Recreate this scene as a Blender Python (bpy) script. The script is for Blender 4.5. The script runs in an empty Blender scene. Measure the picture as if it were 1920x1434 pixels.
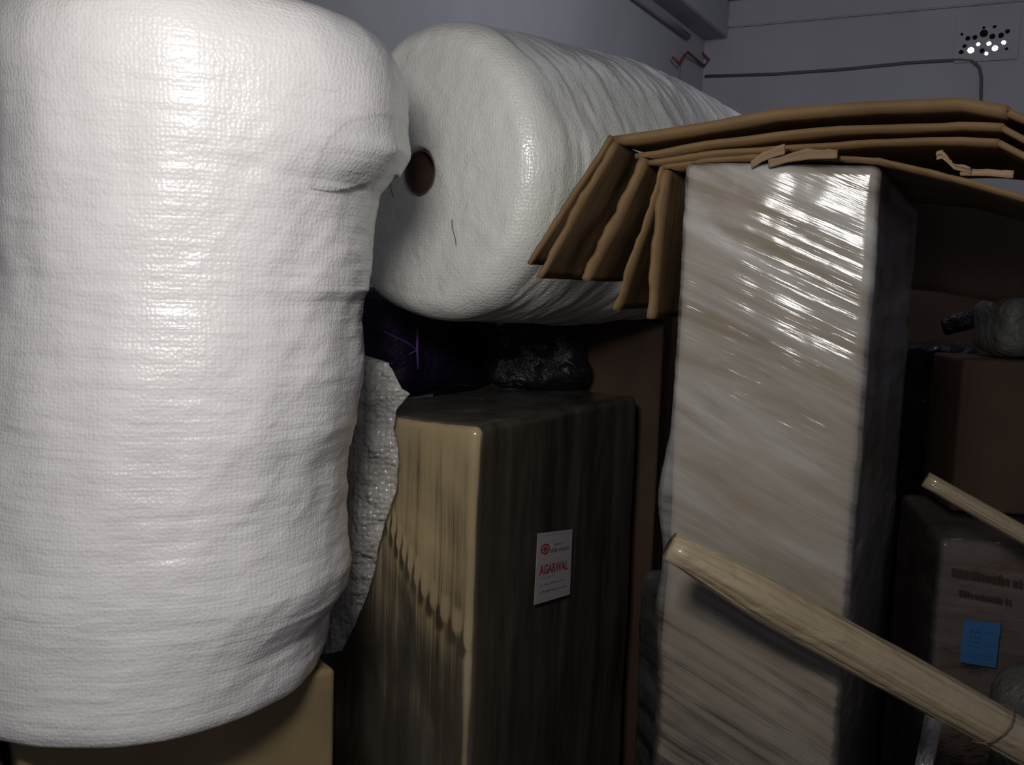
import bpy, bmesh, math, random
from mathutils import Vector, Matrix, noise
random.seed(7)
S = bpy.context.scene
COL = S.collection
PI = math.pi

# ------------------------------------------------------------------ camera
F = 1830.0
PITCH, ROLL, CZ = math.radians(6.0), 0.035, 1.6
cam_d = bpy.data.cameras.new('camera')
cam_d.sensor_width = 36.0
cam_d.lens = 36.0 * F / 1920.0
cam_d.clip_start = 0.02
cam = bpy.data.objects.new('camera', cam_d)
COL.objects.link(cam)
CM = Matrix.Translation((0, 0, CZ)) @ Matrix.Rotation(PI/2 - PITCH, 4, 'X') @ Matrix.Rotation(ROLL, 4, 'Z')
cam.matrix_world = CM
S.camera = cam

# ------------------------------------------------------------------ light
world = bpy.data.worlds.new('world'); S.world = world
world.use_nodes = True
bg = world.node_tree.nodes['Background']
bg.inputs[0].default_value = (0.80, 0.82, 1.0, 1)
bg.inputs[1].default_value = 0.085

def area(name, loc, target, size, size_y, power, color, spread=None):
    d = bpy.data.lights.new(name, 'AREA'); d.shape = 'RECTANGLE'
    d.size, d.size_y, d.energy, d.color = size, size_y, power, color
    if spread: d.spread = spread
    o = bpy.data.objects.new(name, d); COL.objects.link(o)
    o.location = loc
    o.rotation_euler = (Vector(target) - Vector(loc)).to_track_quat('-Z', 'Y').to_euler()
    return o
area('lamp_light', (-0.20, 0.36, 1.98), (-0.05, 1.7, 1.5), 0.25, 0.16, 6.6, (1.0, 0.96, 0.90))
area('room_light', (1.0, 2.6, 3.1), (1.0, 4.4, 2.4), 0.6, 0.6, 6.5, (0.92, 0.92, 1.0))

vs = S.view_settings
S.display_settings.display_device = 'sRGB'
vs.view_transform = 'Standard'; vs.look = 'None'; vs.gamma = 1; vs.use_curve_mapping = False
vs.exposure = 0.88

# ------------------------------------------------------------------ helpers
def at(px, py, Y):
    """world point seen at this pixel at distance Y into the room"""
    d = CM.to_3x3() @ Vector(((px - 960) / F, -(py - 717) / F, -1.0))
    return Vector((0, 0, CZ)) + d * (Y / d.y)

def hit(px, py, n, o):
    d = at(px, py, 1.0) - Vector((0, 0, CZ)); t = (o - Vector((0, 0, CZ))).dot(n)/d.dot(n)
    return Vector((0, 0, CZ)) + d*t

def link(name, me, mat, parent=None, smooth=True):
    o = bpy.data.objects.new(name, me); COL.objects.link(o)
    if mat:
        if not me.materials: me.materials.append(mat)
    if smooth:
        me.polygons.foreach_set('use_smooth', [True] * len(me.polygons))
    if parent:
        o.parent = parent
        o.matrix_parent_inverse = Matrix.Translation(parent.location).inverted()
    return o

def mesh(verts, faces):
    me = bpy.data.meshes.new('mesh')
    me.from_pydata([tuple(v) for v in verts], [], faces); me.update()
    return me

def fix(me):
    bm = bmesh.new(); bm.from_mesh(me)
    bmesh.ops.remove_doubles(bm, verts=bm.verts, dist=1e-6)
    bmesh.ops.recalc_face_normals(bm, faces=bm.faces)
    bm.to_mesh(me); bm.free()
    return me

def thing(name, label, cat, loc=(0, 0, 0), group=None):
    o = bpy.data.objects.new(name, None); COL.objects.link(o)
    o.location = loc; o.empty_display_size = 0.1
    return tag(o, label, cat, group)

def tag(o, label, cat, group=None):
    o['label'] = label; o['category'] = cat
    if group: o['group'] = group
    return o

def struct(o):
    o['kind'] = 'structure'; return o

def interp(tab, x):
    if x <= tab[0][0]: return tab[0][1]
    for (a, b), (c, d) in zip(tab, tab[1:]):
        if x <= c:
            t = (x - a) / (c - a); t = t*t*(3 - 2*t)
            return b + (d - b) * t
    return tab[-1][1]

def fr(x, y, z, o=3):
    return noise.fractal(Vector((x, y, z)), 1.0, 2.0, o)

def params(h, r, n):
    """coordinates along one box side, dense near the rounded ends"""
    k = 5
    out = [-h + r * i / k for i in range(k)]
    out += [-h + r + (2*h - 2*r) * i / n for i in range(n + 1)]
    out += [h - r + r * (i + 1) / k for i in range(k)]
    return out

def round_box(hx, hy, hz, r, nx, ny, nz, warp=None):
    """closed box centred on its origin with rounded, warpable surface"""
    P = (params(hx, r, nx), params(hy, r, ny), params(hz, r, nz)); H = (hx, hy, hz)
    verts, faces = [], []
    for ax in range(3):
        u, v = (ax + 1) % 3, (ax + 2) % 3
        for sg in (-1, 1):
            base = len(verts)
            for a in P[u]:
                for b in P[v]:
                    p = [0, 0, 0]; p[ax] = sg * H[ax]; p[u] = a; p[v] = b
                    p = Vector(p)
                    q = Vector([max(-(H[i] - r), min(H[i] - r, p[i])) for i in range(3)])
                    n = (p - q).normalized()
                    w = q + n * r
                    if warp: w = warp(w, n)
                    verts.append(w)
            m = len(P[v])
            for i in range(len(P[u]) - 1):
                for j in range(m - 1):
                    f = (base + i*m + j, base + (i+1)*m + j, base + (i+1)*m + j + 1, base + i*m + j + 1)
                    faces.append(f if sg > 0 else f[::-1])
    return fix(mesh(verts, faces))

def ribbon(front, back, thick, wav=0.0, seed=0.0, nb=10, torn=0.0):
    """bent board: polyline of front-edge points, run backwards by `back`, `thick` metres thick"""
    back = Vector(back)
    pts = []
    for i in range(len(front) - 1):
        n = 6
        for k in range(n): pts.append(Vector(front[i]).lerp(Vector(front[i+1]), k / n))
    pts.append(Vector(front[-1]))
    nrm = []
    for i in range(len(pts)):
        t = pts[min(i+1, len(pts)-1)] - pts[max(i-1, 0)]
        n = t.cross(back).normalized()
        nrm.append(n)
    verts, faces = [], []
    N = len(pts); M = nb + 1
    for side in (0, 1):
        for i, p in enumerate(pts):
            for j in range(M):
                t = j / nb
                off = wav * fr(p.x*6 + seed, p.z*6, t*2.0)
                e = torn * fr(p.x*45 + seed, 3.3, p.z*45) if j == 0 else 0
                q = p + back * (t + e) + nrm[i] * (off + (thick/2 if side == 0 else -thick/2))
                verts.append(q)
    o = N*M
    for i in range(N-1):
        for j in range(M-1):
            a = i*M+j; b = (i+1)*M+j
            faces.append((a, b, b+1, a+1)); faces.append((o+a, o+a+1, o+b+1, o+b))
        a = i*M; b = (i+1)*M
        faces.append((a, o+a, o+b, b)); a += M-1; b += M-1; faces.append((a, b, o+b, o+a))
    for j in range(M-1):
        faces.append((j, j+1, o+j+1, o+j)); a = (N-1)*M+j; faces.append((a, o+a, o+a+1, a+1))
    return fix(mesh(verts, faces))

def tube(path, rad, seg=20, fn=None, cap=True):
    """round tube along points; rad is a number or a function of 0..1"""
    path = [Vector(p) for p in path]
    N = len(path); verts, faces = [], []
    up = Vector((0, 0, 1)) if abs((path[-1]-path[0]).normalized().z) < 0.9 else Vector((1, 0, 0))
    for i, p in enumerate(path):
        t = (path[min(i+1, N-1)] - path[max(i-1, 0)]).normalized()
        a = t.cross(up).normalized(); b = a.cross(t)
        r = rad(i/(N-1)) if callable(rad) else rad
        for k in range(seg):
            w = 2*PI*k/seg
            rr = r * (fn(i/(N-1), w) if fn else 1)
            verts.append(p + (a*math.cos(w) + b*math.sin(w)) * rr)
    for i in range(N-1):
        for k in range(seg):
            faces.append((i*seg+k, i*seg+(k+1)%seg, (i+1)*seg+(k+1)%seg, (i+1)*seg+k))
    if cap:
        faces.append(tuple(range(seg))[::-1]); faces.append(tuple((N-1)*seg+k for k in range(seg)))
    return fix(mesh(verts, faces))

def line(a, b, n):
    a, b = Vector(a), Vector(b)
    return [a.lerp(b, i/n) for i in range(n+1)]

# ------------------------------------------------------------------ materials
def newmat(name):
    m = bpy.data.materials.new(name); m.use_nodes = True
    nt = m.node_tree; p = nt.nodes['Principled BSDF']
    return m, nt, p

def nd(nt, typ, **kw):
    n = nt.nodes.new(typ)
    for k, v in kw.items():
        if k.startswith('i_'): n.inputs[k[2:].replace('_', ' ')].default_value = v
        else: setattr(n, k, v)
    return n

def coords(nt, sx, sy, sz, kx=0.0, ky=0.0):
    """object coordinates scaled per axis; z gets kx*x + ky*y added first (slanting the streaks)"""
    tc = nd(nt, 'ShaderNodeTexCoord'); s = nd(nt, 'ShaderNodeSeparateXYZ')
    nt.links.new(tc.outputs['Object'], s.inputs[0])
    def mul(sock, k):
        m = nd(nt, 'ShaderNodeMath', operation='MULTIPLY'); nt.links.new(sock, m.inputs[0]); m.inputs[1].default_value = k; return m.outputs[0]
    def add(a, b):
        m = nd(nt, 'ShaderNodeMath', operation='ADD'); nt.links.new(a, m.inputs[0]); nt.links.new(b, m.inputs[1]); return m.outputs[0]
    z = s.outputs[2]
    if kx or ky: z = add(z, add(mul(s.outputs[0], kx), mul(s.outputs[1], ky)))
    c = nd(nt, 'ShaderNodeCombineXYZ')
    nt.links.new(mul(s.outputs[0], sx), c.inputs[0]); nt.links.new(mul(s.outputs[1], sy), c.inputs[1]); nt.links.new(mul(z, sz), c.inputs[2])
    return c.outputs[0]

def noi(nt, vec, scale=1.0, detail=3, rough=0.55, dist=0.0):
    n = nd(nt, 'ShaderNodeTexNoise'); n.inputs['Scale'].default_value = scale
    n.inputs['Detail'].default_value = detail; n.inputs['Roughness'].default_value = rough; n.inputs['Distortion'].default_value = dist
    nt.links.new(vec, n.inputs['Vector']); return n.outputs[0]

def ramp(nt, sock, stops):
    r = nd(nt, 'ShaderNodeValToRGB')
    el = r.color_ramp.elements
    while len(el) < len(stops): el.new(0.5)
    for e, (p, c) in zip(el, stops):
        e.position = p; e.color = c if len(c) == 4 else (*c, 1)
    nt.links.new(sock, r.inputs[0]); return r.outputs[0]

def rng(nt, sock, a, b, c, d):
    m = nd(nt, 'ShaderNodeMapRange')
    for i, v in zip((1, 2, 3, 4), (a, b, c, d)): m.inputs[i].default_value = v
    nt.links.new(sock, m.inputs[0]); return m.outputs[0]

def bump(nt, h, dist, strength=1.0, normal=None):
    b = nd(nt, 'ShaderNodeBump'); b.inputs['Strength'].default_value = strength; b.inputs['Distance'].default_value = dist
    nt.links.new(h, b.inputs['Height'])
    if normal: nt.links.new(normal, b.inputs['Normal'])
    return b.outputs[0]

def m_card(name, c, var=0.22, rough=0.75, spec=0.25):
    m, nt, p = newmat(name)
    a = noi(nt, coords(nt, 5, 5, 4), 1, 5)
    lo = tuple(x*(1-var) for x in c); hi = tuple(min(1, x*(1+var)) for x in c)
    nt.links.new(ramp(nt, a, [(0.3, lo), (0.7, hi)]), p.inputs['Base Color'])
    p.inputs['Roughness'].default_value = rough; p.inputs['Specular IOR Level'].default_value = spec
    h = noi(nt, coords(nt, 60, 60, 5), 1, 2)
    h2 = noi(nt, coords(nt, 240, 240, 240), 1, 2)
    nt.links.new(bump(nt, h2, 0.0006, 0.5, bump(nt, h, 0.0012, 0.6)), p.inputs['Normal'])
    return m

def m_plain(name, c, rough=0.6, spec=0.4, nz=0.0, metallic=0.0):
    m, nt, p = newmat(name)
    p.inputs['Roughness'].default_value = rough; p.inputs['Specular IOR Level'].default_value = spec
    p.inputs['Metallic'].default_value = metallic
    a = noi(nt, coords(nt, 3, 3, 3), 1, 5)
    nt.links.new(ramp(nt, a, [(0.3, tuple(x*(1-nz) for x in c)), (0.7, tuple(min(1, x*(1+nz)) for x in c))]), p.inputs['Base Color'])
    return m

def m_film(name, haze=(0.12, 0.5), tint=(0.82, 0.82, 0.84), k=(0.0, 0.0), s1=(3, 3, 90), s2=(8, 8, 8), d1=0.002, d2=0.004, rough=0.16, spec=0.5, stretch=(1.2, 1.2, 9), top=False):
    """stretch wrap: clear plastic with milky haze and tight glossy creases"""
    m, nt, p = newmat(name)
    p.inputs['Base Color'].default_value = (*tint, 1)
    p.inputs['Roughness'].default_value = rough
    p.inputs['Specular IOR Level'].default_value = spec
    st = noi(nt, coords(nt, *s1, *k), 1, 3, 0.6, 0.3)
    lg = noi(nt, coords(nt, *s2), 1, 3, 0.5, 0.4)
    nt.links.new(bump(nt, st, d1, 1.0, bump(nt, lg, d2, 1.0)), p.inputs['Normal'])
    hz = noi(nt, coords(nt, *stretch, *k), 1.6, 5, 0.62, 0.6)
    fac = rng(nt, hz, 0.35, 0.68, haze[0], haze[1])
    if top:     # haze gets denser towards the top end
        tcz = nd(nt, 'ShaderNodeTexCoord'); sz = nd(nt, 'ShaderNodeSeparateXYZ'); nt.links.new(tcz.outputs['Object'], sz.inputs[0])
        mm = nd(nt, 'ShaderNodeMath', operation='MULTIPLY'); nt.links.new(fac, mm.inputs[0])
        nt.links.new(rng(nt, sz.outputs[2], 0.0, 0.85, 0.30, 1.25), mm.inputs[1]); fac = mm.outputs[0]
    tr = nd(nt, 'ShaderNodeBsdfTransparent'); mx = nd(nt, 'ShaderNodeMixShader')
    gl = nd(nt, 'ShaderNodeBsdfGlossy'); gl.inputs['Roughness'].default_value = rough
    gl.inputs['Color'].default_value = (1, 1, 1, 1)
    nt.links.new(p.inputs['Normal'].links[0].from_socket, gl.inputs['Normal'])
    mx2 = nd(nt, 'ShaderNodeMixShader'); fz = nd(nt, 'ShaderNodeFresnel'); fz.inputs[0].default_value = 1.45
    nt.links.new(p.inputs['Normal'].links[0].from_socket, fz.inputs['Normal'])
    nt.links.new(fz.outputs[0], mx2.inputs[0]); nt.links.new(tr.outputs[0], mx2.inputs[1]); nt.links.new(gl.outputs[0], mx2.inputs[2])
    nt.links.new(fac, mx.inputs[0]); nt.links.new(mx2.outputs[0], mx.inputs[1]); nt.links.new(p.outputs[0], mx.inputs[2])
    nt.links.new(mx.outputs[0], nt.nodes['Material Output'].inputs[0])
    return m

def m_bubble(name, c, crinkle=(4, 4, 80), cd=0.0013, bub=170, bd=0.0009, rough=0.40, coat=1.0, alpha=1.0, big=(5, 5, 16), bigd=0.0035, sss=0.5, crough=0.16):
    """bubble wrap: rows of small bubbles under a tight glossy crinkled skin"""
    m, nt, p = newmat(name)
    a = noi(nt, coords(nt, 2.5, 2.5, 7), 1, 4, 0.6)
    nt.links.new(ramp(nt, a, [(0.3, tuple(x*0.93 for x in c)), (0.7, c)]), p.inputs['Base Color'])
    p.inputs['Roughness'].default_value = rough
    p.inputs['Coat Weight'].default_value = coat; p.inputs['Coat Roughness'].default_value = crough
    v = nd(nt, 'ShaderNodeTexVoronoi'); v.inputs['Scale'].default_value = bub; v.inputs['Randomness'].default_value = 0.55
    tc = nd(nt, 'ShaderNodeTexCoord'); nt.links.new(tc.outputs['Object'], v.inputs['Vector'])
    inv = rng(nt, v.outputs['Distance'], 0.0, 0.75, 1.0, 0.0)
    cr = noi(nt, coords(nt, *crinkle), 1, 3, 0.6, 0.5)
    bg_ = noi(nt, coords(nt, *big), 1, 3, 0.5, 0.6)
    n0 = bump(nt, bg_, bigd)
    n1 = bump(nt, cr, cd, 1.0, n0)
    n2 = bump(nt, inv, bd, 1.0, n1)
    nt.links.new(n2, p.inputs['Normal'])
    nt.links.new(bump(nt, inv, bd*(0.35 if alpha == 1 else 1.2), 1.0, n1), p.inputs['Coat Normal'])
    if alpha == 1 and sss:
        p.inputs['Subsurface Weight'].default_value = sss; p.inputs['Subsurface Scale'].default_value = 0.05
        p.inputs['Subsurface Radius'].default_value = (1, 1, 1)
    if alpha < 1:
        p.inputs['Alpha'].default_value = alpha
        hz = noi(nt, coords(nt, 14, 14, 14), 1, 4)
        nt.links.new(rng(nt, hz, 0.3, 0.7, alpha*0.6, min(1, alpha*1.4)), p.inputs['Alpha'])
    return m

def m_bag(name, c, rough=0.28):
    m, nt, p = newmat(name)
    p.inputs['Base Color'].default_value = (*c, 1); p.inputs['Roughness'].default_value = rough; p.inputs['Specular IOR Level'].default_value = 0.25
    a = noi(nt, coords(nt, 12, 12, 12), 1, 5, 0.6, 1.2)
    nt.links.new(bump(nt, a, 0.02), p.inputs['Normal'])
    return m

M = {}
M['wall'] = m_plain('painted_wall', (0.36, 0.365, 0.395), 0.85, 0.2, 0.06)
M['ceil'] = m_plain('painted_ceiling', (0.36, 0.365, 0.395), 0.85, 0.2, 0.05)
M['floor'] = m_plain('grey_floor', (0.10, 0.095, 0.09), 0.7, 0.3, 0.2)
M['pipe'] = m_plain('grey_pipe', (0.27, 0.27, 0.30), 0.6, 0.3, 0.05)
M['cable'] = m_plain('dark_cable', (0.10, 0.095, 0.10), 0.6, 0.3, 0.05)
M['red'] = m_plain('red_wire', (0.20, 0.05, 0.055), 0.6, 0.3, 0.1)
M['dark'] = m_plain('dark_hole', (0.01, 0.01, 0.01), 0.9, 0.1, 0.1)
M['card'] = m_card('kraft_cardboard', (0.35, 0.275, 0.155))
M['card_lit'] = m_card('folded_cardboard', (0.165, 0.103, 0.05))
M['card_pale'] = m_card('pale_cardboard', (0.40, 0.285, 0.155))
M['card_tall'] = m_card('tall_cardboard', (0.18, 0.145, 0.10), 0.14)
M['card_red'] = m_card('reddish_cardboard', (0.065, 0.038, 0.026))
M['card_edge'] = m_card('cut_cardboard_edge', (0.24, 0.165, 0.10))
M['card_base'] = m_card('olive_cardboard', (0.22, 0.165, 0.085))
M['core'] = m_card('core_board', (0.14, 0.09, 0.07))
M['bub'] = m_bubble('bubble_wrap', (0.79, 0.775, 0.785))
M['bub2'] = m_bubble('bubble_wrap_horizontal', (0.80, 0.81, 0.78), crinkle=(3, 3, 26), cd=0.0015, bub=150, bd=0.0013, big=(3, 3, 9), bigd=0.005)
M['bub_clear'] = m_bubble('loose_bubble_wrap', (0.75, 0.74, 0.72), crinkle=(20, 20, 20), cd=0.004, bub=85, bd=0.004, rough=0.25, coat=1.0, alpha=0.42, big=(14, 14, 14), bigd=0.03, crough=0.08)
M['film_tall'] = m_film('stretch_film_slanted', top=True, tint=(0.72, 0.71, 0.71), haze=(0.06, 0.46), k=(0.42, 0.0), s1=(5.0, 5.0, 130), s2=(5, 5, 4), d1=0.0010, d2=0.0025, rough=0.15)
M['film_mid'] = m_film('stretch_film_vertical', (0.02, 0.15), tint=(0.5, 0.45, 0.38), k=(0.0, 0.0), s1=(60, 60, 1.2), s2=(9, 9, 3), d1=0.0012, d2=0.003, rough=0.2, stretch=(7, 7, 1.2))
M['film_dark'] = m_film('dull_stretch_film', (0.02, 0.16), tint=(0.5, 0.5, 0.5), s1=(20, 20, 40), s2=(11, 11, 11), d1=0.003, d2=0.01, rough=0.22)
M['bag_black'] = m_bag('black_plastic', (0.010, 0.009, 0.012))
M['bag_purple'] = m_bag('purple_plastic', (0.012, 0.006, 0.028), 0.5)
M['bag_grey'] = m_bag('grey_plastic', (0.085, 0.085, 0.08), 0.4)
M['string'] = m_plain('violet_string', (0.12, 0.06, 0.26), 0.5, 0.3, 0.1)
M['thread'] = m_plain('dark_thread', (0.03, 0.03, 0.03), 0.5, 0.3, 0.1)
M['kraft'] = m_bubble('wrapped_kraft_paper', (0.31, 0.25, 0.16), crinkle=(90, 90, 4), cd=0.0016, bub=25, bd=0.0008, rough=0.5, coat=0.8, big=(26, 26, 12), bigd=0.007, sss=0, crough=0.09)
M['label'] = m_plain('white_paper', (0.40, 0.36, 0.39), 0.6, 0.3, 0.05)
M['ink_red'] = m_plain('red_ink', (0.26, 0.035, 0.04), 0.6, 0.2, 0.1)
M['ink_grey'] = m_plain('grey_ink', (0.15, 0.13, 0.18), 0.6, 0.2, 0.1)
M['ink_pink'] = m_plain('pink_ink', (0.30, 0.15, 0.17), 0.6, 0.2, 0.1)
M['blue'] = m_plain('blue_paper', (0.03, 0.11, 0.27), 0.55, 0.3, 0.1)
M['ink_navy'] = m_plain('navy_ink', (0.015, 0.055, 0.16), 0.55, 0.3, 0.1)
M['ink_brown'] = m_plain('brown_ink', (0.045, 0.027, 0.02), 0.6, 0.2, 0.1)
day, nt_, p_ = newmat('daylight')
p_.inputs['Base Color'].default_value = (0, 0, 0, 1)
p_.inputs['Emission Color'].default_value = (1, 1, 1, 1); p_.inputs['Emission Strength'].default_value = 4
M['day'] = day

# ------------------------------------------------------------------ room
TH = math.radians(28)
WL = Vector((math.sin(TH), math.cos(TH), 0))          # direction of the left wall, into the corner
WB = Vector((math.cos(TH), -math.sin(TH), 0))         # direction of the back wall, to the right
CO = at(1317, 160, 6.0); CO.z = 0                     # corner of the room
K = 6.0/4.2
def ZK(z): return 1.6 + (z - 1.6)*K
HC = ZK(2.86)
def prism(o, a, la, b, lb, z0, z1, r=0.0):
    vs_ = []
    for z in (z0, z1):
        for s, t in ((0, 0), (1, 0), (1, 1), (0, 1)):
            q = o + a*la*s + b*lb*t; vs_.append((q.x, q.y, z))
    me = mesh(vs_, [(0, 3, 2, 1), (4, 5, 6, 7), (0, 1, 5, 4), (1, 2, 6, 5), (2, 3, 7, 6), (3, 0, 4, 7)])
    bm = bmesh.new(); bm.from_mesh(me); bmesh.ops.recalc_face_normals(bm, faces=bm.faces)
    if r: bmesh.ops.bevel(bm, geom=bm.edges[:], offset=r, segments=2, affect='EDGES')
    bm.to_mesh(me); bm.free(); return me

struct(link('wall_left', prism(CO, -WL, 8.0, -WB, 0.15, 0, HC), M['wall'], smooth=False))
struct(link('wall_back', prism(CO - WB*0.15, WB, 6.0, WL, 0.15, 0, HC), M['wall'], smooth=False))
struct(link('floor', prism(CO - WB*0.15 + WL*0.15, -WL, 8.2, WB, 6.0, -0.1, 0), M['floor'], smooth=False))
struct(link('ceiling', prism(CO - WB*0.15 + WL*0.15, -WL, 8.2, WB, 6.0, HC, HC+0.1), M['ceil'], smooth=False))
# beam along the left wall, stepped cornice along the back wall
struct(link('trim_1', prism(CO, -WL, 8.0, WB, 0.14, ZK(2.62), HC, 0.006), M['wall'], smooth=False))
struct(link('trim_2', prism(CO + WB*0.14, WB, 5.3, -WL, 0.06, ZK(2.765), HC, 0.006), M['wall'], smooth=False))
struct(link('trim_3', prism(CO + WB*0.14, WB, 5.3, -WL, 0.022, ZK(2.66), ZK(2.765), 0.006), M['wall'], smooth=False))
# shallow plaster joint on the left wall
def on_left(px, py, off=0.0):
    d = at(px, py, 1.0) - Vector((0, 0, CZ)); n = WB; o = CO + WB*off
    t = (o - Vector((0, 0, CZ))).dot(n) / d.dot(n)
    return Vector((0, 0, CZ)) + d*t
def on_back(px, py, off=0.0):
    d = at(px, py, 1.0) - Vector((0, 0, CZ)); n = WL; o = CO - WL*off
    t = (o - Vector((0, 0, CZ))).dot(n) / d.dot(n)
    return Vector((0, 0, CZ)) + d*t
j = on_left(1075, 60)
struct(link('trim_4', prism(Vector((j.x, j.y, 0)), -WL, 2.6, WB, 0.015, 1.2, ZK(2.62), 0.003), M['wall'], smooth=False))
# conduit under the beam
a = on_left(1288, 108, 0.02); b = on_left(1085, -16, 0.02); b = a + (b - a)*1.8; b.z = a.z = ZK(2.575)
c = tag(link('conduit_pipe', tube(line(a, b, 6), 0.018, 12), M['pipe']), 'thin grey conduit pipe running under the beam on the left wall', 'pipe')
# hanging wire
a = on_left(1278, 122, 0.012)
tag(link('hanging_wire', tube([a, a + Vector((0.001, 0, -0.12)), a + Vector((-0.002, 0, -0.25)), a + Vector((0, 0, -0.5))], 0.0045, 8), M['pipe']),
    'pale wire hanging down the left wall beside the corner', 'wire')
w = [on_left(1262, 108, 0.03), on_left(1275, 120, 0.04), on_left(1283, 104, 0.04), on_left(1290, 98, 0.04), on_back(1320, 124, 0.03), on_back(1330, 112, 0.03), on_back(1315, 98, 0.03)]
tag(link('red_wire', tube(w, 0.0075, 8), M['red']), 'short tangled dark red wire at the corner of the room under the beam', 'wire')
# cable along the back wall, bending down at its right end
w = [on_back(px, py, 0.008) for px, py in ((1322, 143), (1450, 139), (1580, 130), (1700, 118), (1800, 112), (1822, 114), (1836, 126), (1840, 145), (1839, 200), (1836, 260))]
tag(link('wall_cable', tube(w, 0.0085, 10), M['cable']), 'dark cable running across the back wall and bending down at the right', 'cable')

# vent grille
vc = on_back(1851, 72, 0.0)
vt = thing('vent_grille', 'square pierced vent block high on the back wall with daylight showing through', 'vent', vc)
VW = 52/F*vc.y
VH = [(1455,262,9), (1500,292,15), (1553,285,15), (1620,255,24), (1683,278,17), (1748,270,17), (1797,240,14), (1620,212,9), (1700,205,11), (1475,350,12), (1450,395,14),
      (1606,385,15), (1790,370,10), (1522,380,19), (1577,335,11), (1657,330,13), (1703,365,17), (1768,322,13), (1638,405,11)]
def uvr(x, y, r):
    p = on_back(1440 + x/4, y/4); d = p - vc
    return d.dot(WB), d.z, r/4/F*vc.y*1.15
def plate_with_holes():
    bm = bmesh.new(); n = 110; w = VW
    holes = []
    for x, y, r in VH: holes.append(uvr(x, y, r))
    def P(u, v, d): return vc + WB*u + Vector((0, 0, v)) - WL*d
    g = {}
    inh = lambda u, v: any((u-x)**2 + (v-y)**2 < r*r for x, y, r in holes)
    for i in range(n+1):
        for jj in range(n+1):
            u = -w + 2*w*i/n; v = (-w + 2*w*jj/n)*0.78
            for d in (0, 1): g[i, jj, d] = bm.verts.new(P(u, v, 0.014 if d == 0 else 0.003))
    solid = {}
    for i in range(n):
        for jj in range(n):
            u = -w + 2*w*(i+.5)/n; v = (-w + 2*w*(jj+.5)/n)*0.78
            solid[i, jj] = not inh(u, v)
    for (i, jj), s in solid.items():
        if not s: continue
        bm.faces.new((g[i, jj, 0], g[i+1, jj, 0], g[i+1, jj+1, 0], g[i, jj+1, 0]))
        for (di, dj), e in (((-1, 0), ((i, jj), (i, jj+1))), ((1, 0), ((i+1, jj+1), (i+1, jj))), ((0, -1), ((i+1, jj), (i, jj))), ((0, 1), ((i, jj+1), (i+1, jj+1)))):
            if not solid.get((i+di, jj+dj), False):
                a_, b_ = e
                bm.faces.new((g[(*a_, 0)], g[(*b_, 0)], g[(*b_, 1)], g[(*a_, 1)]))
    bmesh.ops.delete(bm, geom=[v for v in bm.verts if not v.link_faces], context='VERTS')
    bmesh.ops.recalc_face_normals(bm, faces=bm.faces)
    me = bpy.data.meshes.new('mesh'); bm.to_mesh(me); bm.free(); return me, holes
pm, holes = plate_with_holes()
link('pierced_plate', pm, M['wall'], vt, smooth=False)
def wallquad(c, u0, u1, v0, v1, d, r=0):
    o = c + WB*u0 - WL*d
    return prism(o, WB, u1-u0, -WL, 0.0015, c.z+v0, c.z+v1)
link('dark_cavity', wallquad(vc, -VW*.94, VW*.94, -VW*.74, VW*.74, 0.0005), M['dark'], vt, smooth=False)
for h_ in VH[13:]:
    u, v, r = uvr(*h_); o = vc + WB*u - WL*0.002 + Vector((0, 0, v))
    link('daylight_hole', tube([o, o - WL*0.002], r*1.1, 16), M['day'], vt)

# ------------------------------------------------------------------ boxes
def frame_box(name, corner, th, wide, deep, z0, z1, mat, parent, r=0.012, warp=None, n=(10, 20, 30), grow=0.0):
    """box whose near corner is `corner`; side A runs right-back at angle th, side B runs left-back"""
    A = Vector((math.sin(th), math.cos(th), 0)); B = Vector((-math.cos(th), math.sin(th), 0))
    c = Vector((corner[0], corner[1], 0)) + A*deep/2 + B*wide/2; c.z = (z0+z1)/2
    me = round_box(wide/2 + grow, deep/2 + grow, (z1-z0)/2 + grow*0.5, r, *n, warp=warp)
    o = link(name, me, mat)
    # local x = -B (to the right along the front), local y = A (into the room)
    o.matrix_world = Matrix.Translation(c) @ Matrix.Rotation(-th, 4, 'Z')
    if parent:
        mw = Matrix.Translation(c) @ Matrix.Rotation(-th, 4, 'Z'); o.parent = parent
        o.matrix_parent_inverse = Matrix.Translation(parent.location).inverted(); o.matrix_basis = mw
    return o, c, A, B

def crease(seed, amp, fx=4, fz=20, k=0.0):
    def w(p, n):
        return p + n * (amp * fr(p.x*fx + seed, p.y*fx, (p.z + k*p.x)*fz) )
    return w

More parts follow.
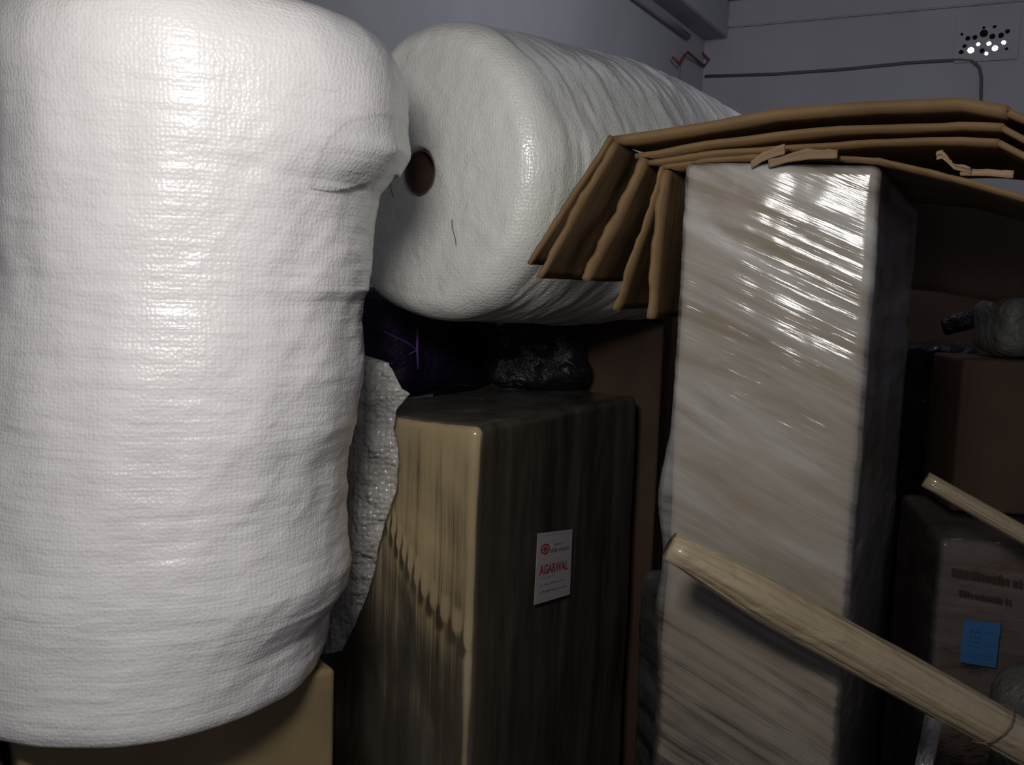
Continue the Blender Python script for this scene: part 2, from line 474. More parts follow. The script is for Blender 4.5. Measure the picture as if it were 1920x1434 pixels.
# tall wrapped carton on the right
TC = at(1647, 320, 1.5)
TT = math.radians(26); TZ = at(1645, 312, 1.5).z
tall = thing('wrapped_carton', 'tall pale brown carton wound in shiny clear stretch film under the flattened cartons', 'carton', (TC.x, TC.y, 0))
def tall_warp(p, n):
    q = Vector(p)
    q += n * 0.004*fr(p.x*5, p.y*5, p.z*5)
    if p.z > 0: q.z += 0.012 * max(0, 1 - (p.x + 0.15)/0.3) * (p.z/0.9)**6      # top lifts a little at its left end
    return q
frame_box('box', TC, TT, 0.298, 0.80, 0.0, TZ, M['card_tall'], tall, 0.014, tall_warp, (14, 20, 50))
def tall_film(p, n):
    q = tall_warp(p, n)
    a = 0.0011*fr(p.x*3 + 3, p.y*3, (p.z + 0.42*p.x)*55, 2) + 0.0008
    a += 0.0018*abs(fr(p.x*9 + 8, p.y*9, p.z*7))
    q += n*a
    # loose slack of film standing off the left edge
    if n.x < -0.5:
        z = p.z + TZ/2
        q += n * (0.030*math.exp(-((z-1.24)/0.085)**2) * math.exp(-((p.y+0.26)/0.2)**2) + 0.010*math.exp(-((z-1.05)/0.06)**2))
    return q
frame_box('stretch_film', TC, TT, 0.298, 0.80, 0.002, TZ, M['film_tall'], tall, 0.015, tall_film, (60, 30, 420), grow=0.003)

# middle wrapped carton with the paper label
MC = at(896, 806, 1.86); MT = math.radians(31); MZ = MC.z + 0.004
mid = thing('wrapped_carton', 'brown carton in stretch film with a white paper label on its dark side', 'carton', (MC.x, MC.y, 0))
def mid_warp(p, n):
    return p + n*0.003*fr(p.x*5 + 7, p.y*5, p.z*4)
frame_box('box', MC, MT, 0.361, 0.75, 0.0, MZ, M['card'], mid, 0.016, mid_warp, (20, 14, 40))
def mid_film(p, n):
    q = mid_warp(p, n)
    a = 0.0006*fr(p.x*38, p.y*38, p.z*1.5, 2) + 0.0012*abs(fr(p.x*8 + 2, p.y*8, p.z*5))
    # one diagonal gathered fold across the bright side
    if n.y < -0.5:
        z = p.z + MZ/2; u = p.x + 0.18
        dd = z - 1.13 + 1.1*(u - 0.12) - 0.02*math.sin(u*20)
        a += 0.006*math.exp(-(dd/0.008)**2)
    return q + n*a
frame_box('stretch_film', MC, MT, 0.361, 0.75, 0.002, MZ, M['film_mid'], mid, 0.020, mid_film, (170, 130, 60), grow=0.004)

# label on the right-hand side of the middle carton
def face_frame(corner, th, off):
    """the side running right-back from the near corner"""
    A = Vector((math.sin(th), math.cos(th), 0)); Nn = Vector((math.cos(th), -math.sin(th), 0))
    return A, Nn
A_, N_ = face_frame(MC, MT, 0)
LO = MC + N_*0.0125
q = [hit(px, py, N_, LO) for px, py in ((1001, 1134), (1068, 1114), (1073, 992), (1008, 1000))]
def quad_slab(q, n, th):
    v = [p for p in q] + [p + n*th for p in q]
    return fix(mesh(v, [(3, 2, 1, 0), (4, 5, 6, 7), (0, 1, 5, 4), (1, 2, 6, 5), (2, 3, 7, 6), (3, 0, 4, 7)]))
lab = thing('paper_label', 'white paper label with red AGARWAL lettering stuck on the middle carton', 'label', q[0])
link('paper', quad_slab(q, N_, 0.0008), M['label'], lab, smooth=False)
def UV(q, u, v, off=0.0012):
    return q[0].lerp(q[1], u).lerp(q[3].lerp(q[2], u), v) + N_*off
def text_on(s, q, u0, u1, v0, v1, mat, parent, name, N=None, off=0.0012, bold=0.0):
    cu = bpy.data.curves.new('t', 'FONT'); cu.body = s; cu.size = 1; cu.offset = bold; cu.resolution_u = 3
    to = bpy.data.objects.new('t', cu); COL.objects.link(to)
    bpy.context.view_layer.update()
    me = bpy.data.meshes.new_from_object(to)
    bpy.data.objects.remove(to)
    xs = [v.co.x for v in me.vertices]; ys = [v.co.y for v in me.vertices]
    x0, x1, y0, y1 = min(xs), max(xs), min(ys), max(ys)
    for v in me.vertices:
        u = u0 + (u1-u0)*(v.co.x-x0)/(x1-x0); w = v0 + (v1-v0)*(v.co.y-y0)/(y1-y0)
        v.co = q[0].lerp(q[1], u).lerp(q[3].lerp(q[2], u), w) + (N or N_)*off
    me.materials.clear()
    return link(name, me, mat, parent, smooth=False)
text_on('AGARWAL', q, 0.09, 0.90, 0.40, 0.545, M['ink_red'], lab, 'red_lettering', bold=0.03)
def bars(q, rows, mat, parent, name, N, off=0.0012, seed=1):
    for i, row in enumerate(rows): bar_row(q, [row], mat, parent, name, N, off, seed*31 + i)
def bar_row(q, rows, mat, parent, name, N, off, seed):
    """rows of small illegible print"""
    rnd = random.Random(seed); v, f = [], []
    for (u0, u1, v0, h) in rows:
        u = u0
        while u < u1:
            w = rnd.uniform(0.012, 0.03)*(h/0.025)**0.3; hh = h*rnd.uniform(0.6, 1)
            b = len(v)
            for a_, c_ in ((u, v0), (min(u+w, u1), v0), (min(u+w, u1), v0+hh), (u, v0+hh)):
                v.append(q[0].lerp(q[1], a_).lerp(q[3].lerp(q[2], a_), c_) + N*off)
            f.append((b, b+1, b+2, b+3)); u += w + rnd.uniform(0.008, 0.02)
            if rnd.random() < 0.15: u += 0.03
    return link(name, mesh(v, f), mat, parent, smooth=False)
bars(q, [(0.10, 0.42, 0.345, 0.022), (0.45, 0.6, 0.355, 0.016)], M['ink_pink'], lab, 'pink_print', N_)
bars(q, [(0.48, 0.72, 0.80, 0.028), (0.36, 0.90, 0.70, 0.060), (0.14, 0.80, 0.245, 0.024), (0.12, 0.55, 0.15, 0.02), (0.1, 0.9, 0.135, 0.03)], M['ink_grey'], lab, 'small_print', N_, seed=4)
bars(q, [(0.08, 0.92, 0.955, 0.008), (0.08, 0.92, 0.045, 0.006)], M['ink_grey'], lab, 'border_line', N_, seed=6)
# round emblem
v, f = [], []
for k in range(24):
    w = 2*PI*k/24
    for r in (0.088, 0.125):
        v.append(UV(q, 0.22 + r*math.cos(w), 0.765 + r*0.62*math.sin(w)))
for k in range(24):
    a_ = 2*k; b_ = 2*((k+1) % 24); f.append((a_, b_, b_+1, a_+1))
for w in (0, PI/3, 2*PI/3):
    b = len(v)
    for s_, t_ in ((-1, -1), (1, -1), (1, 1), (-1, 1)):
        du = 0.075*s_*math.cos(w) - 0.014*t_*math.sin(w); dv = 0.075*s_*math.sin(w) + 0.014*t_*math.cos(w)
        v.append(UV(q, 0.22 + du, 0.765 + dv*0.62, 0.0013))
    f.append((b, b+1, b+2, b+3))
link('round_emblem', mesh(v, f), M['ink_red'], lab, smooth=False)

# carton under the standing roll
BC = at(631, 1268, 1.62)
th = math.radians(70)
def base_warp(p, n):
    q = Vector(p)
    q += n*0.002*fr(p.x*6, p.y*6, p.z*6)
    if p.z > 0.3 and n.y < -0.2 or (p.z > 0.4):
        q.z -= 0.010*(0.5 + 0.5*fr(p.x*5 + 2, p.y*3, 0)) * max(0, -p.y/0.3)
    return q
base = thing('cardboard_carton', 'plain brown cardboard carton under the standing bubble wrap roll', 'carton', (BC.x, BC.y, 0))
BT = math.radians(-35)
ROLLZ = 0
# ------------------------------------------------------------------ standing roll of bubble wrap
RD = 1.6
sil = [(40, -40, 766), (70, -38, 765), (150, -30, 766), (270, -20, 762), (305, -18, 742), (345, -17, 706), (430, -16, 691), (540, -16, 686), (560, -18, 672), (600, -20, 666),
       (700, -30, 669), (800, -45, 656), (860, -58, 636), (960, -78, 628), (1030, -90, 634), (1080, -100, 643), (1130, -108, 633), (1180, -118, 600), (1240, -128, 598), (1300, -130, 590)]
tabL, tabR, base_R = [], [], []
for y, l, r in reversed(sil):
    p = at(r, y, RD - 0.06); tabR.append((p.z, p.x)); tabL.append((p.z, at(l, y, RD - 0.06).x))
smoothR = [(at(600, 1300, RD-.06).z, at(606, 1300, RD-.06).x), (at(640, 1000, RD-.06).z, at(642, 1000, RD-.06).x), (at(672, 600, RD-.06).z, at(676, 600, RD-.06).x), (at(765, 70, RD-.06).z, at(745, 70, RD-.06).x)]
smoothR.sort()
Z0 = at(598, 1262, RD - 0.02).z; Z1 = at(765, 60, RD - 0.06).z + 0.035
def lin(tab, x):
    if x <= tab[0][0]: return tab[0][1]
    for (a, b), (c, d) in zip(tab, tab[1:]):
        if x <= c: return b + (d-b)*(x-a)/(c-a)
    return tab[-1][1]
def surf(w, z, sc=1.0, off=0.0):
    xr, xl = interp(smoothR, z), lin(tabL, z)
    cx = (xr + xl)/2; r = (xr - xl)/2 * 0.985
    lob = lin(tabR, z) - xr
    cw = math.cos(w - math.radians(-10))
    rr = r*sc + off
    rr += lob * max(0, cw)**5
    x, y = math.cos(w), math.sin(w)
    rr += 0.008*fr(x*1.6, y*1.6, z*3.5) + 0.0010*fr(x*2.2 + 4, y*2.2, z*46, 2) + 0.0007*fr(x*6, y*6, z*90, 2)
    rr += 0.004*max(0, fr(x*3 + 9, y*3, (z - 0.35*x)*16, 2)) * max(0, x)      # slanting pull-folds
    zt = max(0, (z - Z0)/(Z1 - Z0))**3 * (-0.018*(x + 0.25))
    return (cx + x*rr, RD + y*rr, z + zt)
def roll_mesh():
    NA, NZ = 400, 430
    verts, faces = [], []
    rows = []
    for i in range(12):      # rounded foot
        a = i/12*PI/2; rows.append((Z0 + 0.03*(1-math.cos(a)), 0.955 + 0.045*math.sin(a)))
    for i in range(NZ):
        rows.append((Z0 + 0.03 + (Z1 - 0.13 - Z0 - 0.03)*i/(NZ-1), 1.0))
    for i in range(1, 13):   # rounded shoulder
        a = i/12*PI/2; rows.append((Z1 - 0.13 + 0.13*math.sin(a), 0.72 + 0.28*math.cos(a)))
    for z, sc in rows:
        for k in range(NA):
            verts.append(surf(2*PI*k/NA, z, sc))
    R_ = len(rows)
    for i in range(R_-1):
        for k in range(NA):
            faces.append((i*NA+k, i*NA+(k+1) % NA, (i+1)*NA+(k+1) % NA, (i+1)*NA+k))
    # end discs with rings running in to the core
    for end, zz, row in ((0, Z0, 0), (1, Z1, R_-1)):
        prev = [row*NA + k for k in range(NA)]
        c0 = sum((Vector(verts[i]) for i in prev), Vector())/NA
        for s in (0.8, 0.5, 0.18):
            cur = []
            for k in range(NA):
                v = Vector(verts[row*NA+k]); cur.append(len(verts)); q = c0.lerp(v, s); verts.append((q.x, q.y, zz))
            for k in range(NA):
                f = (prev[k], prev[(k+1) % NA], cur[(k+1) % NA], cur[k]); faces.append(f if end else f[::-1])
            prev = cur
        faces.append(tuple(prev) if end else tuple(prev[::-1]))
    return mesh(verts, faces), c0
rm, ctop = roll_mesh()
o_c = Vector((at(215, 1300, RD).x, RD, Z0))
roll = thing('bubble_wrap_roll', 'huge white bubble wrap roll standing upright on a carton at the left', 'roll', o_c)
link('wound_layers', rm, M['bub'], roll)
# loose end of the outer sheet lapping over the right shoulder
zt_ = min(at(765, 150, RD - .06).z, Z1 - 0.137); zb_ = at(742, 308, RD - .06).z
flv, flf = [], []
NU, NV = 60, 40
for side in (0, 1):
    for i in range(NU+1):
        u = i/NU; w = math.radians(-46 + 86*u); dg_ = -46 + 86*u
        k_ = min(1, max(0, -dg_/36)); edge_z = zb_ - 0.046*k_*k_*(3-2*k_)
        for k in range(NV+1):
            v = k/NV; z = edge_z + (zt_ - edge_z)*v
            lift = 0.0125 * min(1, u/0.3) * min(1, (1-v)/0.6) * min(1, (1-u)/0.1) - 0.003
            flv.append(surf(w, z, 1.0, lift - (0.0 if side == 0 else 0.006)))
O_ = (NU+1)*(NV+1)
for i in range(NU):
    for k in range(NV):
        a = i*(NV+1)+k; b = a+NV+1
        flf += [(a, b, b+1, a+1), (O_+a, O_+a+1, O_+b+1, O_+b)]
    a = i*(NV+1); b = a+NV+1; flf.append((a, O_+a, O_+b, b)); a += NV; b += NV; flf.append((a, b, O_+b, O_+a))
for k in range(NV):
    flf.append((k, k+1, O_+k+1, O_+k)); a = NU*(NV+1)+k; flf.append((a, O_+a, O_+a+1, a+1))
link('loose_sheet_end', fix(mesh(flv, flf)), M['bub'], roll)

# carton below it
A = Vector((math.sin(BT), math.cos(BT), 0))
bc2 = Vector((BC.x, BC.y, 0))
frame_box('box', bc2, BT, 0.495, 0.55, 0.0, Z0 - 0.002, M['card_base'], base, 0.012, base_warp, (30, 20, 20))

# ------------------------------------------------------------------ lying roll
P0 = at(782, 322, 2.0); P1 = at(1352, 392, 2.92)
AX = (P1 - P0).normalized(); LEN = (P1 - P0).length
def lathe_x(profile, NA, disp=None):
    """profile: list of (s along axis, radius)"""
    verts, faces = [], []
    for s, r in profile:
        for k in range(NA):
            w = 2*PI*k/NA
            rr, ss = (r, s) if not disp else disp(s, r, w)
            verts.append((math.cos(w)*rr, math.sin(w)*rr, ss))
    for i in range(len(profile)-1):
        for k in range(NA):
            faces.append((i*NA+k, (i+1)*NA+k, (i+1)*NA+(k+1) % NA, i*NA+(k+1) % NA))
    return mesh(verts, faces)
lying = thing('bubble_wrap_roll', 'white bubble wrap roll lying on its side with its open core facing the camera', 'roll', P0)
prof = []
R0 = 0.303; RC = 0.046
for i in range(4): prof.append((0.10 - 0.1*i/4 + 0.012, RC))
prof.append((0.004, RC + 0.002)); prof.append((-0.001, RC + 0.008))
for i in range(1, 60):
    t = i/60; prof.append((0.012*t*t, RC + 0.01 + (R0 - 0.055 - RC - 0.01)*t))
for i in range(0, 25):
    a = i/24*PI/2; prof.append((0.012 + 0.07*(1-math.cos(a)), R0 - 0.055 + 0.055*math.sin(a)))
rad_tab = [(0.08, R0), (0.3, 0.312), (0.5, 0.322), (0.75, 0.312), (1.0, 0.285), (1.3, 0.25)]
for i in range(1, 220):
    s = 0.084 + (LEN - 0.084 - 0.08)*i/219
    prof.append((s, interp(rad_tab, s)))
re = prof[-1][1]
for i in range(1, 9):
    a = i/8*PI/2; prof.append((LEN - 0.08 + 0.08*math.sin(a), re - 0.07*(1-math.cos(a))))
prof.append((LEN, 0.03))
def ldisp(s, r, w):
    k = min(1, max(0, (r - 0.06)/0.2))
    x, y = math.cos(w), math.sin(w)
    side = 1 if s > 0.08 else 0.3
    rr = r + k*(0.006*fr(x*1.8, y*1.8, s*3) + side*0.004*fr(x*1.5 + 5, y*1.5, (s + 0.10*x)*24, 2) + side*0.0015*fr(x*5, y*5, s*50, 2))
    ss = s + 0.002*fr(x*3*r*8, y*3*r*8, 1.0)
    return rr, ss
lm = lathe_x(prof, 320, ldisp)
lo = link('wound_layers', lm, M['bub2'])
Rm = AX.to_track_quat('Z', 'Y').to_matrix().to_4x4()
def place(o, parent, M4):
    o.parent = parent
    o.matrix_parent_inverse = Matrix.Translation(parent.location).inverted(); o.matrix_basis = M4
place(lo, lying, Matrix.Translation(P0) @ Rm)
co_ = link('core_tube', lathe_x([(0.012, 0.0455), (0.006, 0.0425), (0.012, 0.0415), (0.3, 0.0415), (0.6, 0.0415), (0.6, 0.001)], 48), M['core'])
place(co_, lying, Matrix.Translation(P0) @ Rm)
def on_disc(px, py, off=0.006):
    return hit(px, py, AX, P0 - AX*off)
tag(link('loose_thread', tube([on_disc(x, y, o_) for x, y, o_ in ((847, 412, .004), (848, 428, .008), (853, 445, .008), (855, 459, .004))], 0.0007, 6), M['thread']),
    'short dark thread stuck on the round end of the lying roll', 'thread')
tag(link('loose_thread', tube([on_disc(x, y, o_) for x, y, o_ in ((732, 343, .004), (733, 355, .01), (737, 369, .004))], 0.0007, 6), M['thread']),
    'tiny dark thread just below the core hole of the lying roll', 'thread')

# ------------------------------------------------------------------ hanging piece of bubble wrap
outl = [(632, 655, 640), (690, 668, 655), (728, 680, 660), (752, 728, 640), (768, 738, 650), (742, 768, 640), (738, 800, 640), (748, 860, 640), (742, 920, 640), (722, 975, 640), (708, 1030, 630),
        (700, 1080, 622), (686, 1120, 612), (668, 1165, 600), (650, 1200, 596), (640, 1222, 600)]
hv, hf = [], []
rows = [(y, r, l - 60) for r, y, l in outl[1:]]
rows = []
for i in range(len(outl)-1):
    for k in range(8):
        t = k/8; a, b = outl[i], outl[i+1]
        rows.append((a[1] + (b[1]-a[1])*t, a[0] + (b[0]-a[0])*t, a[2] + (b[2]-a[2])*t))
NC = 28
MBN = Vector((-math.sin(MT), -math.cos(MT), 0))     # outward normal of the bright side of the middle carton
BB = Vector((-math.cos(MT), math.sin(MT), 0))
for i, (y, r, l) in enumerate(rows):
    for s in range(NC+1):
        t = s/NC; px = l + (r - l)*t
        p = at(px, y, 1.86)
        bulge = 0.03*math.sin(PI*min(1, t*1.02)) + 0.010*fr(px*.03, y*.03, 1) + 0.005*fr(px*.1, y*.1, 5)
        hp = hit(px, y, MBN, MC + MBN*0.025)
        base_ = hp
        hv.append(base_ + MBN*max(bulge, 0.0)*0.8)
m_ = NC+1; n1 = len(hv)
hv += [v - MBN*0.003 for v in hv]
for i in range(len(rows)-1):
    for s in range(NC):
        a = i*m_+s; b = (i+1)*m_+s
        hf += [(a, b, b+1, a+1), (n1+a, n1+a+1, n1+b+1, n1+b)]
    a = i*m_; b = (i+1)*m_; hf += [(a, n1+a, n1+b, b), (a+NC, b+NC, n1+b+NC, n1+a+NC)]
tag(link('bubble_wrap_sheet', fix(mesh(hv, hf)), M['bub_clear']), 'loose clear bubble wrap hanging between the standing roll and the middle carton', 'bubble wrap')

# ------------------------------------------------------------------ flattened cartons on the tall carton
BK = Vector((math.sin(math.radians(33)), math.cos(math.radians(33)), 0))
FK = Vector((math.sin(math.radians(25)), math.cos(math.radians(25)), 0))
def Dl(px): return 1.71 + (1.355 - 1.71)*(px - 1147)/(1885 - 1147)
def edge_pts(l, d=0.0): return [at(x, y, Dl(x) + d) for x, y in l]
def flat_carton(label, front, thick, left=None, right=None, back=0.5, d=0.0, torn=0.0, seed=0, mat=None):
    f = edge_pts(front, d)
    t = thing('flattened_carton', label, 'cardboard', f[0], 'flattened cartons stacked on the tall carton')
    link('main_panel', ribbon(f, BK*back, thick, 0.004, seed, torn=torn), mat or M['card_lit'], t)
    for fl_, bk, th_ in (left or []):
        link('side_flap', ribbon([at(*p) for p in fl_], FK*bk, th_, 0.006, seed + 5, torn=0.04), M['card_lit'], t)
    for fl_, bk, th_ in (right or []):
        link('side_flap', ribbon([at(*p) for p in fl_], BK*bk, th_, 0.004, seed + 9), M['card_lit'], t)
    return t
flat_carton('topmost flattened brown carton with bright front edge and outermost drooping flap',
    [(1150, 262), (1300, 238), (1450, 214), (1640, 197), (1800, 193), (1888, 208)], 0.013,
    left=[([(1146, 254, 1.715), (1110, 312, 1.71), (1050, 402, 1.70), (989, 494, 1.69)], 0.12, 0.006),
          ([(1152, 266, 1.70), (1110, 340, 1.69), (1060, 425, 1.68), (1006, 520, 1.67)], 0.20, 0.007)],
    right=[([(1890, 210, 1.352), (1930, 226, 1.34), (1990, 262, 1.32)], 0.4, 0.008)], seed=1, back=0.55)
flat_carton('second flattened carton from the top with a ragged flap drooping between two others',
    [(1190, 292), (1320, 270), (1450, 252), (1640, 238), (1800, 230), (1880, 236)], 0.008,
    left=[([(1208, 296, 1.69), (1165, 385, 1.68), (1120, 470, 1.67), (1092, 523, 1.665)], 0.30, 0.010)],
    right=[([(1881, 238, 1.355), (1925, 262, 1.34), (1990, 300, 1.32)], 0.4, 0.007)], seed=3, d=0.012)
flat_carton('third flattened carton from the top with a narrow straight hanging flap',
    [(1215, 306), (1320, 288), (1450, 276), (1640, 266), (1800, 260), (1872, 264)], 0.007,
    left=[([(1240, 312, 1.675), (1212, 400, 1.67), (1180, 500, 1.665), (1153, 580, 1.66)], 0.34, 0.0055)],
    right=[([(1873, 266, 1.36), (1925, 296, 1.34), (1990, 340, 1.32)], 0.4, 0.007)], seed=6, d=0.02)
low = flat_carton('lowest flattened carton with a torn drooping edge resting on the tall carton',
    [(1240, 312), (1330, 298), (1440, 292), (1560, 292), (1650, 301), (1740, 322), (1840, 348), (1990, 392)], 0.006,
    left=[([(1250, 318, 1.665), (1238, 400, 1.66), (1222, 510, 1.655), (1213, 597, 1.65)], 0.34, 0.009)], seed=8, d=0.006, torn=0.012, back=0.85)
# dark panel hanging behind
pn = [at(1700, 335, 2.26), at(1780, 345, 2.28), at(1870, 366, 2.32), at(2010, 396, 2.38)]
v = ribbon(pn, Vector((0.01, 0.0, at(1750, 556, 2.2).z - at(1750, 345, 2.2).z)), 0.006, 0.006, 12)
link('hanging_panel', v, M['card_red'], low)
# torn slivers
def sliver(pts, d, w, seed, par):
    f = [at(x, y, Dl(x) + d) for x, y in pts]
    link('torn_strip', ribbon(f, Vector((0.15, 0.25, -0.8))*(w*0.5), 0.003, 0.006, seed, nb=5, torn=0.35), M['card_edge'], par)
sliver([(1408, 298), (1428, 285), (1450, 276), (1472, 270)], -0.012, 0.035, 2, low)
sliver([(1440, 300), (1475, 289), (1520, 282), (1570, 280)], -0.010, 0.03, 5, low)
sliver([(1757, 285), (1768, 282), (1778, 290), (1790, 303), (1822, 312)], -0.008, 0.025, 7, low)
sliver([(1800, 318), (1850, 318), (1900, 322)], -0.006, 0.02, 9, low)

# ------------------------------------------------------------------ dark stuff between
def lump(name, c, half, yaw, mat, parent, seed, amp=0.02, r=None, n=(30, 30, 24)):
    r = r or min(half)*0.55
    def w(p, nn): return p + nn*(amp*fr(p.x*5 + seed, p.y*5, p.z*6) + amp*0.35*abs(fr(p.x*16 + seed, p.y*16, p.z*18)))
    me = round_box(*half, r, *n, warp=w)
    o = link(name, me, mat)
    Mw = Matrix.Translation(c) @ Matrix.Rotation(yaw, 4, 'Z')
    if parent: place(o, parent, Mw)
    else: o.matrix_world = Mw
    return o
# carton that carries the lying roll
cz = 1.505
car = thing('cardboard_carton', 'dark reddish carton in shadow behind the middle carton, under the lying roll', 'carton', (0.2, 2.45, 0))
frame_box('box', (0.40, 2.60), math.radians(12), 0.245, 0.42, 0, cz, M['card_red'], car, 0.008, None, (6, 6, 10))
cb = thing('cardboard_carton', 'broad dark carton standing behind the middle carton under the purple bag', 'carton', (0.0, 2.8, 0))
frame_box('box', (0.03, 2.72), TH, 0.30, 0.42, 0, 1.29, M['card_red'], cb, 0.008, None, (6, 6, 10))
cd_ = thing('cardboard_carton', 'large dark carton added at the back to darken the gaps behind the stacked goods', 'carton', (1.1, 3.4, 0))
frame_box('box', (1.95, 3.1), 0.0, 1.5, 0.5, 0, 1.84, M['card_red'], cd_, 0.008, None, (6, 6, 10))  # dark filler carton, added so the gaps between the goods stay dark
pb = thing('plastic_bag', 'dark purple plastic bag beneath the near end of the lying roll', 'bag', (-0.235, 2.6, 1.31))
lump('bag_body', Vector((-0.235, 2.60, 1.435)), (0.27, 0.10, 0.125), PI/2 - TH, M['bag_purple'], pb, 3, 0.015)
ctr = on = at(783, 655, 2.855)
link('string_tie', tube([at(783, 615, 2.37), at(782, 655, 2.36), at(784, 692, 2.37)], 0.003, 8), M['string'], pb)
link('string_tie', tube([at(728, 684, 2.335), at(755, 671, 2.35), at(782, 656, 2.36), at(760, 640, 2.35), at(720, 622, 2.33)], 0.002, 8), M['string'], pb)
bb = thing('plastic_bag', 'crumpled black plastic bag behind the middle carton beside the purple bag', 'bag', (0.055, 2.6, 1.3))
lump('bag_body', Vector((0.055, 2.60, 1.42)), (0.12, 0.09, 0.10), 0.1, M['bag_black'], bb, 8, 0.03)
gb = thing('wrapped_bundle', 'narrow dark film wrapped bundle in the gap between the two wrapped cartons', 'bundle', (0.28, 2.0, 0))
p = at(1222, 1120, 1.98)
lump('bundle_body', Vector((p.x + 0.065, 2.10, p.z/2)), (0.045, 0.06, p.z/2), 0.3, M['bag_black'], gb, 4, 0.006, 0.02, (6, 8, 40))
lump('stretch_film', Vector((p.x + 0.065, 2.10, p.z/2 + 0.004)), (0.051, 0.066, p.z/2 + 0.004), 0.3, M['film_dark'], gb, 5, 0.008, 0.024, (20, 20, 120))

# grey bundle at far lower left
p = at(8, 1400, 1.75)
tag(lump('wrapped_bundle', Vector((-0.933, 1.427, (Z0-0.03)/2)), (0.14, 0.2, (Z0-0.03)/2), 0.61, M['bag_grey'], None, 14, 0.008, 0.05),
    'dark grey bundle showing at the bottom left corner beside the plain carton', 'bundle')

# ------------------------------------------------------------------ wrapped pole
def pole(name, label, a, b, r, tip, seed, grow):
    a, b = Vector(a), Vector(b)
    t = thing(name, label, 'pole', a)
    L = (b-a).length
    path2 = [Vector((0.004*math.sin(i*0.09), 0, L*i/90)) for i in range(91)]
    rf = lambda s: r * interp([(0, tip), (grow, 1.0), (1, 1.0)], s)
    fn = lambda s, w: 1 + 0.05*fr(math.cos(w)*1.5 + seed, math.sin(w)*1.5, s*14) + 0.03*fr(math.cos(w)*7 + seed, math.sin(w)*7, s*3, 2) - 0.05*abs(math.sin(w*7 + 2*fr(s*5, 0, seed)))**9
    o = link('paper_wrap', tube(path2, rf, 96, fn), M['kraft'])
    place(o, t, Matrix.Translation(a) @ (b-a).to_track_quat('Z', 'Y').to_matrix().to_4x4())
    return t, path2
pa = at(1256, 1024, 1.43); pb_ = at(1905, 1385, 1.43)
dirp = (pb_ - pa)
pend = pa + dirp * ((pa.z - 0.04)/(pa.z - pb_.z))
t1, pth = pole('wrapped_pole', 'thick pole wrapped in kraft paper and clear film, slanting across the foreground', pa, pend, 0.0345, 0.64, 1, 0.07)
# film skin on it, clear, and the seam where the wrap overlaps
def ringband(c, ax, r, wdt):
    return tube([c - ax*wdt, c + ax*wdt], r, 48, cap=False)
axp = dirp.normalized()
cs = at(1868, 1362, 1.43)
e1 = axp.cross(Vector((0, 1, 0))).normalized(); e2 = axp.cross(e1)
sv = []
for k in range(49):
    w = 2*PI*k/48
    sv.append(cs + (e1*math.cos(w) + e2*math.sin(w))*0.0362 + axp*0.012*math.cos(w) - axp*0.01)
link('overlap_seam', tube(sv, 0.0011, 6), M['core'], t1)
q1 = at(1735, 898, 1.86); q2 = at(1925, 1006, 1.80); q3 = q1 + (q2-q1)*((q1.z - 0.03)/(q1.z - q2.z))
if True:
    t2, _ = pole('wrapped_pole', 'thinner film wrapped pole in shadow behind the tall carton at the right', q1, q3, 0.017, 0.9, 5, 0.05)

# ------------------------------------------------------------------ stack at the right edge
def right_carton(name, label, px, pyt, D, w, dp, z0, yaw, film=True, mat='card_red', cat='carton'):
    c = at(px, pyt, D)
    t = thing(name, label, cat, (c.x, D, z0))
    th = yaw
    A = Vector((math.sin(th), math.cos(th), 0)); R_ = Vector((math.cos(th), -math.sin(th), 0))
    corner = Vector((c.x, D, 0)) + R_*w
    frame_box('box', corner, th, w, dp, z0, c.z, M[mat], t, 0.01, None, (8, 8, 8))
    if film:
        frame_box('stretch_film', corner, th, w, dp, z0 + 0.004, c.z, M['film_dark'], t, 0.014,
                  lambda p, n: p + n*(0.003 + 0.006*abs(fr(p.x*9, p.y*9, p.z*14))), (50, 30, 80), grow=0.004)
    return t, c, corner, A, R_
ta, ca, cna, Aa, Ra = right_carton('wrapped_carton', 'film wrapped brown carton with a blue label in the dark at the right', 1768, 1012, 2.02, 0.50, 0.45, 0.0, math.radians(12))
tb_, cb_, cnb, _, _ = right_carton('cardboard_carton', 'dark brown carton standing on the carton with the blue label', 1806, 672, 2.24, 0.42, 0.22, ca.z + 0.012, math.radians(6), film=False)
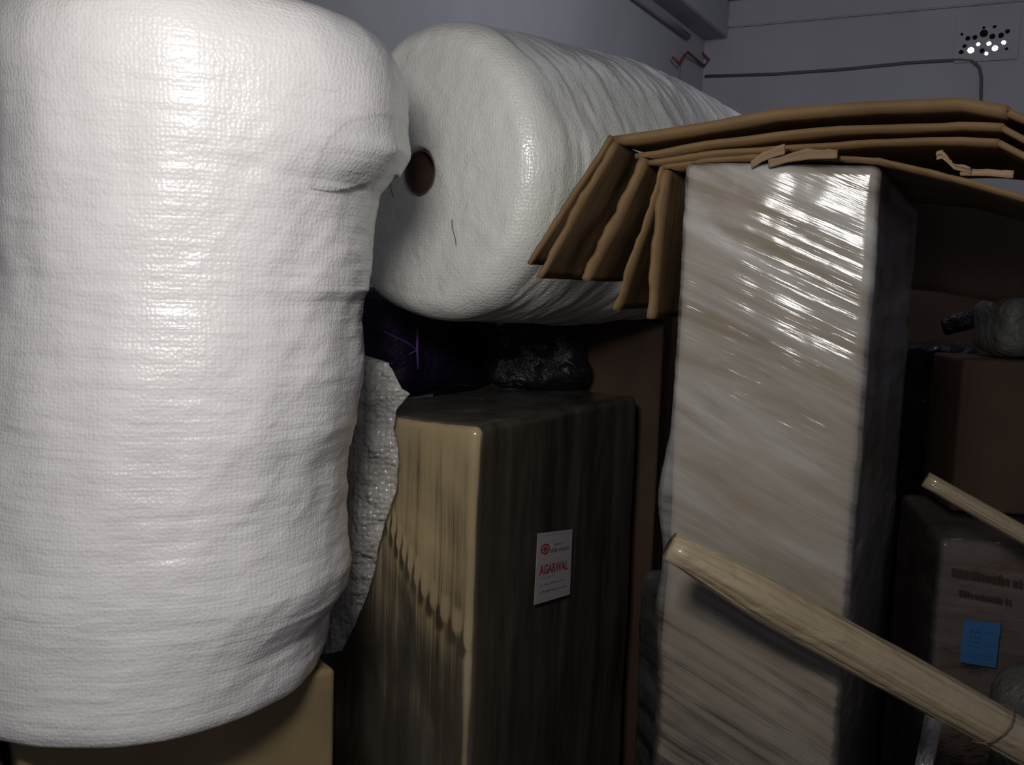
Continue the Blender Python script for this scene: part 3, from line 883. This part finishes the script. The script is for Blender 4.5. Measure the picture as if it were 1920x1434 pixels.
# blue label and printing
Na = -Aa
LQ = [hit(x, y, Na, ca + Na*0.014) for x, y in ((1799, 1241), (1867, 1252), (1877, 1168), (1807, 1162))]
bl = thing('blue_label', 'small blue printed label on the shadowed carton at the right', 'label', LQ[0])
link('paper', quad_slab(LQ, Na, 0.0008), M['blue'], bl, smooth=False)
bars(LQ, [(0.2, 0.55, y_, 0.035) for y_ in (0.40, 0.50, 0.60)] + [(0.2, 0.5, 0.72, 0.06), (0.08, 0.85, 0.22, 0.02), (0.08, 0.85, 0.15, 0.02), (0.58, 0.9, 0.75, 0.02), (0.6, 0.88, 0.45, 0.02)], M['ink_navy'], bl, 'small_print', Na, seed=3)
PQ = [hit(x, y, Na, ca + Na*0.012) for x, y in ((1775, 1130), (1925, 1160), (1930, 1070), (1778, 1045))]
bars(PQ, [(0.05, 0.95, 0.6, 0.22), (0.15, 0.8, 0.2, 0.16)], M['ink_brown'], ta, 'printed_marks', Na, seed=8)
# pale bundle on top
p = at(1868, 600, 2.22)
gb2 = thing('wrapped_bundle', 'greenish grey film wrapped bundle on top of the dark carton at right edge', 'bundle', (p.x + 0.2, 2.3, cb_.z))
lump('bundle_body', Vector((p.x + 0.20, 2.33, cb_.z + 0.078)), (0.17, 0.10, 0.072), 0, M['bag_grey'], gb2, 2, 0.012)
# dark upright bundle and the black tube on it
p = at(1790, 650, 2.48)
du = tag(lump('wrapped_bundle', Vector((p.x + 0.01, 2.62, p.z/2)), (0.075, 0.09, p.z/2), 0.2, M['bag_black'], None, 6, 0.012, 0.03, (10, 10, 50)),
    'upright black plastic wrapped bundle standing between the tall carton and the right stack', 'bundle')
a, b = at(1770, 612, 2.50), at(1852, 590, 2.44)
tag(link('black_tube', tube(line(a, b, 14), 0.024, 24, lambda s, w: 1 + 0.05*fr(math.cos(w)*2, math.sin(w)*2, s*5)), M['bag_black']),
    'short black plastic tube with a bright glint lying on the upright black bundle', 'tube')
# pale bundle low right, white strip
p = at(1880, 1250, 1.72)
tag(lump('wrapped_bundle', Vector((p.x + 0.185, 1.77, p.z/2 - 0.015)), (0.17, 0.10, p.z/2), 0.5, M['bag_grey'], None, 21, 0.014, 0.06, (12, 12, 30)),
    'grey plastic wrapped bundle at the right edge just above the foreground pole', 'bundle')
p1, p2 = at(1752, 1335, 1.74), at(1726, 1470, 1.70)
p3 = p2 + (p2-p1)*((p2.z-0.0)/(p1.z-p2.z)); p3.z = 0
tag(link('plastic_strip', tube(line(p1, p3, 30), 0.019, 20, lambda s, w: (0.55 + 0.45*abs(math.cos(w))) * (1 + 0.1*fr(s*9, w, 0))), M['bub_clear']),
    'pale plastic strip hanging below the foreground pole at the bottom right', 'plastic')
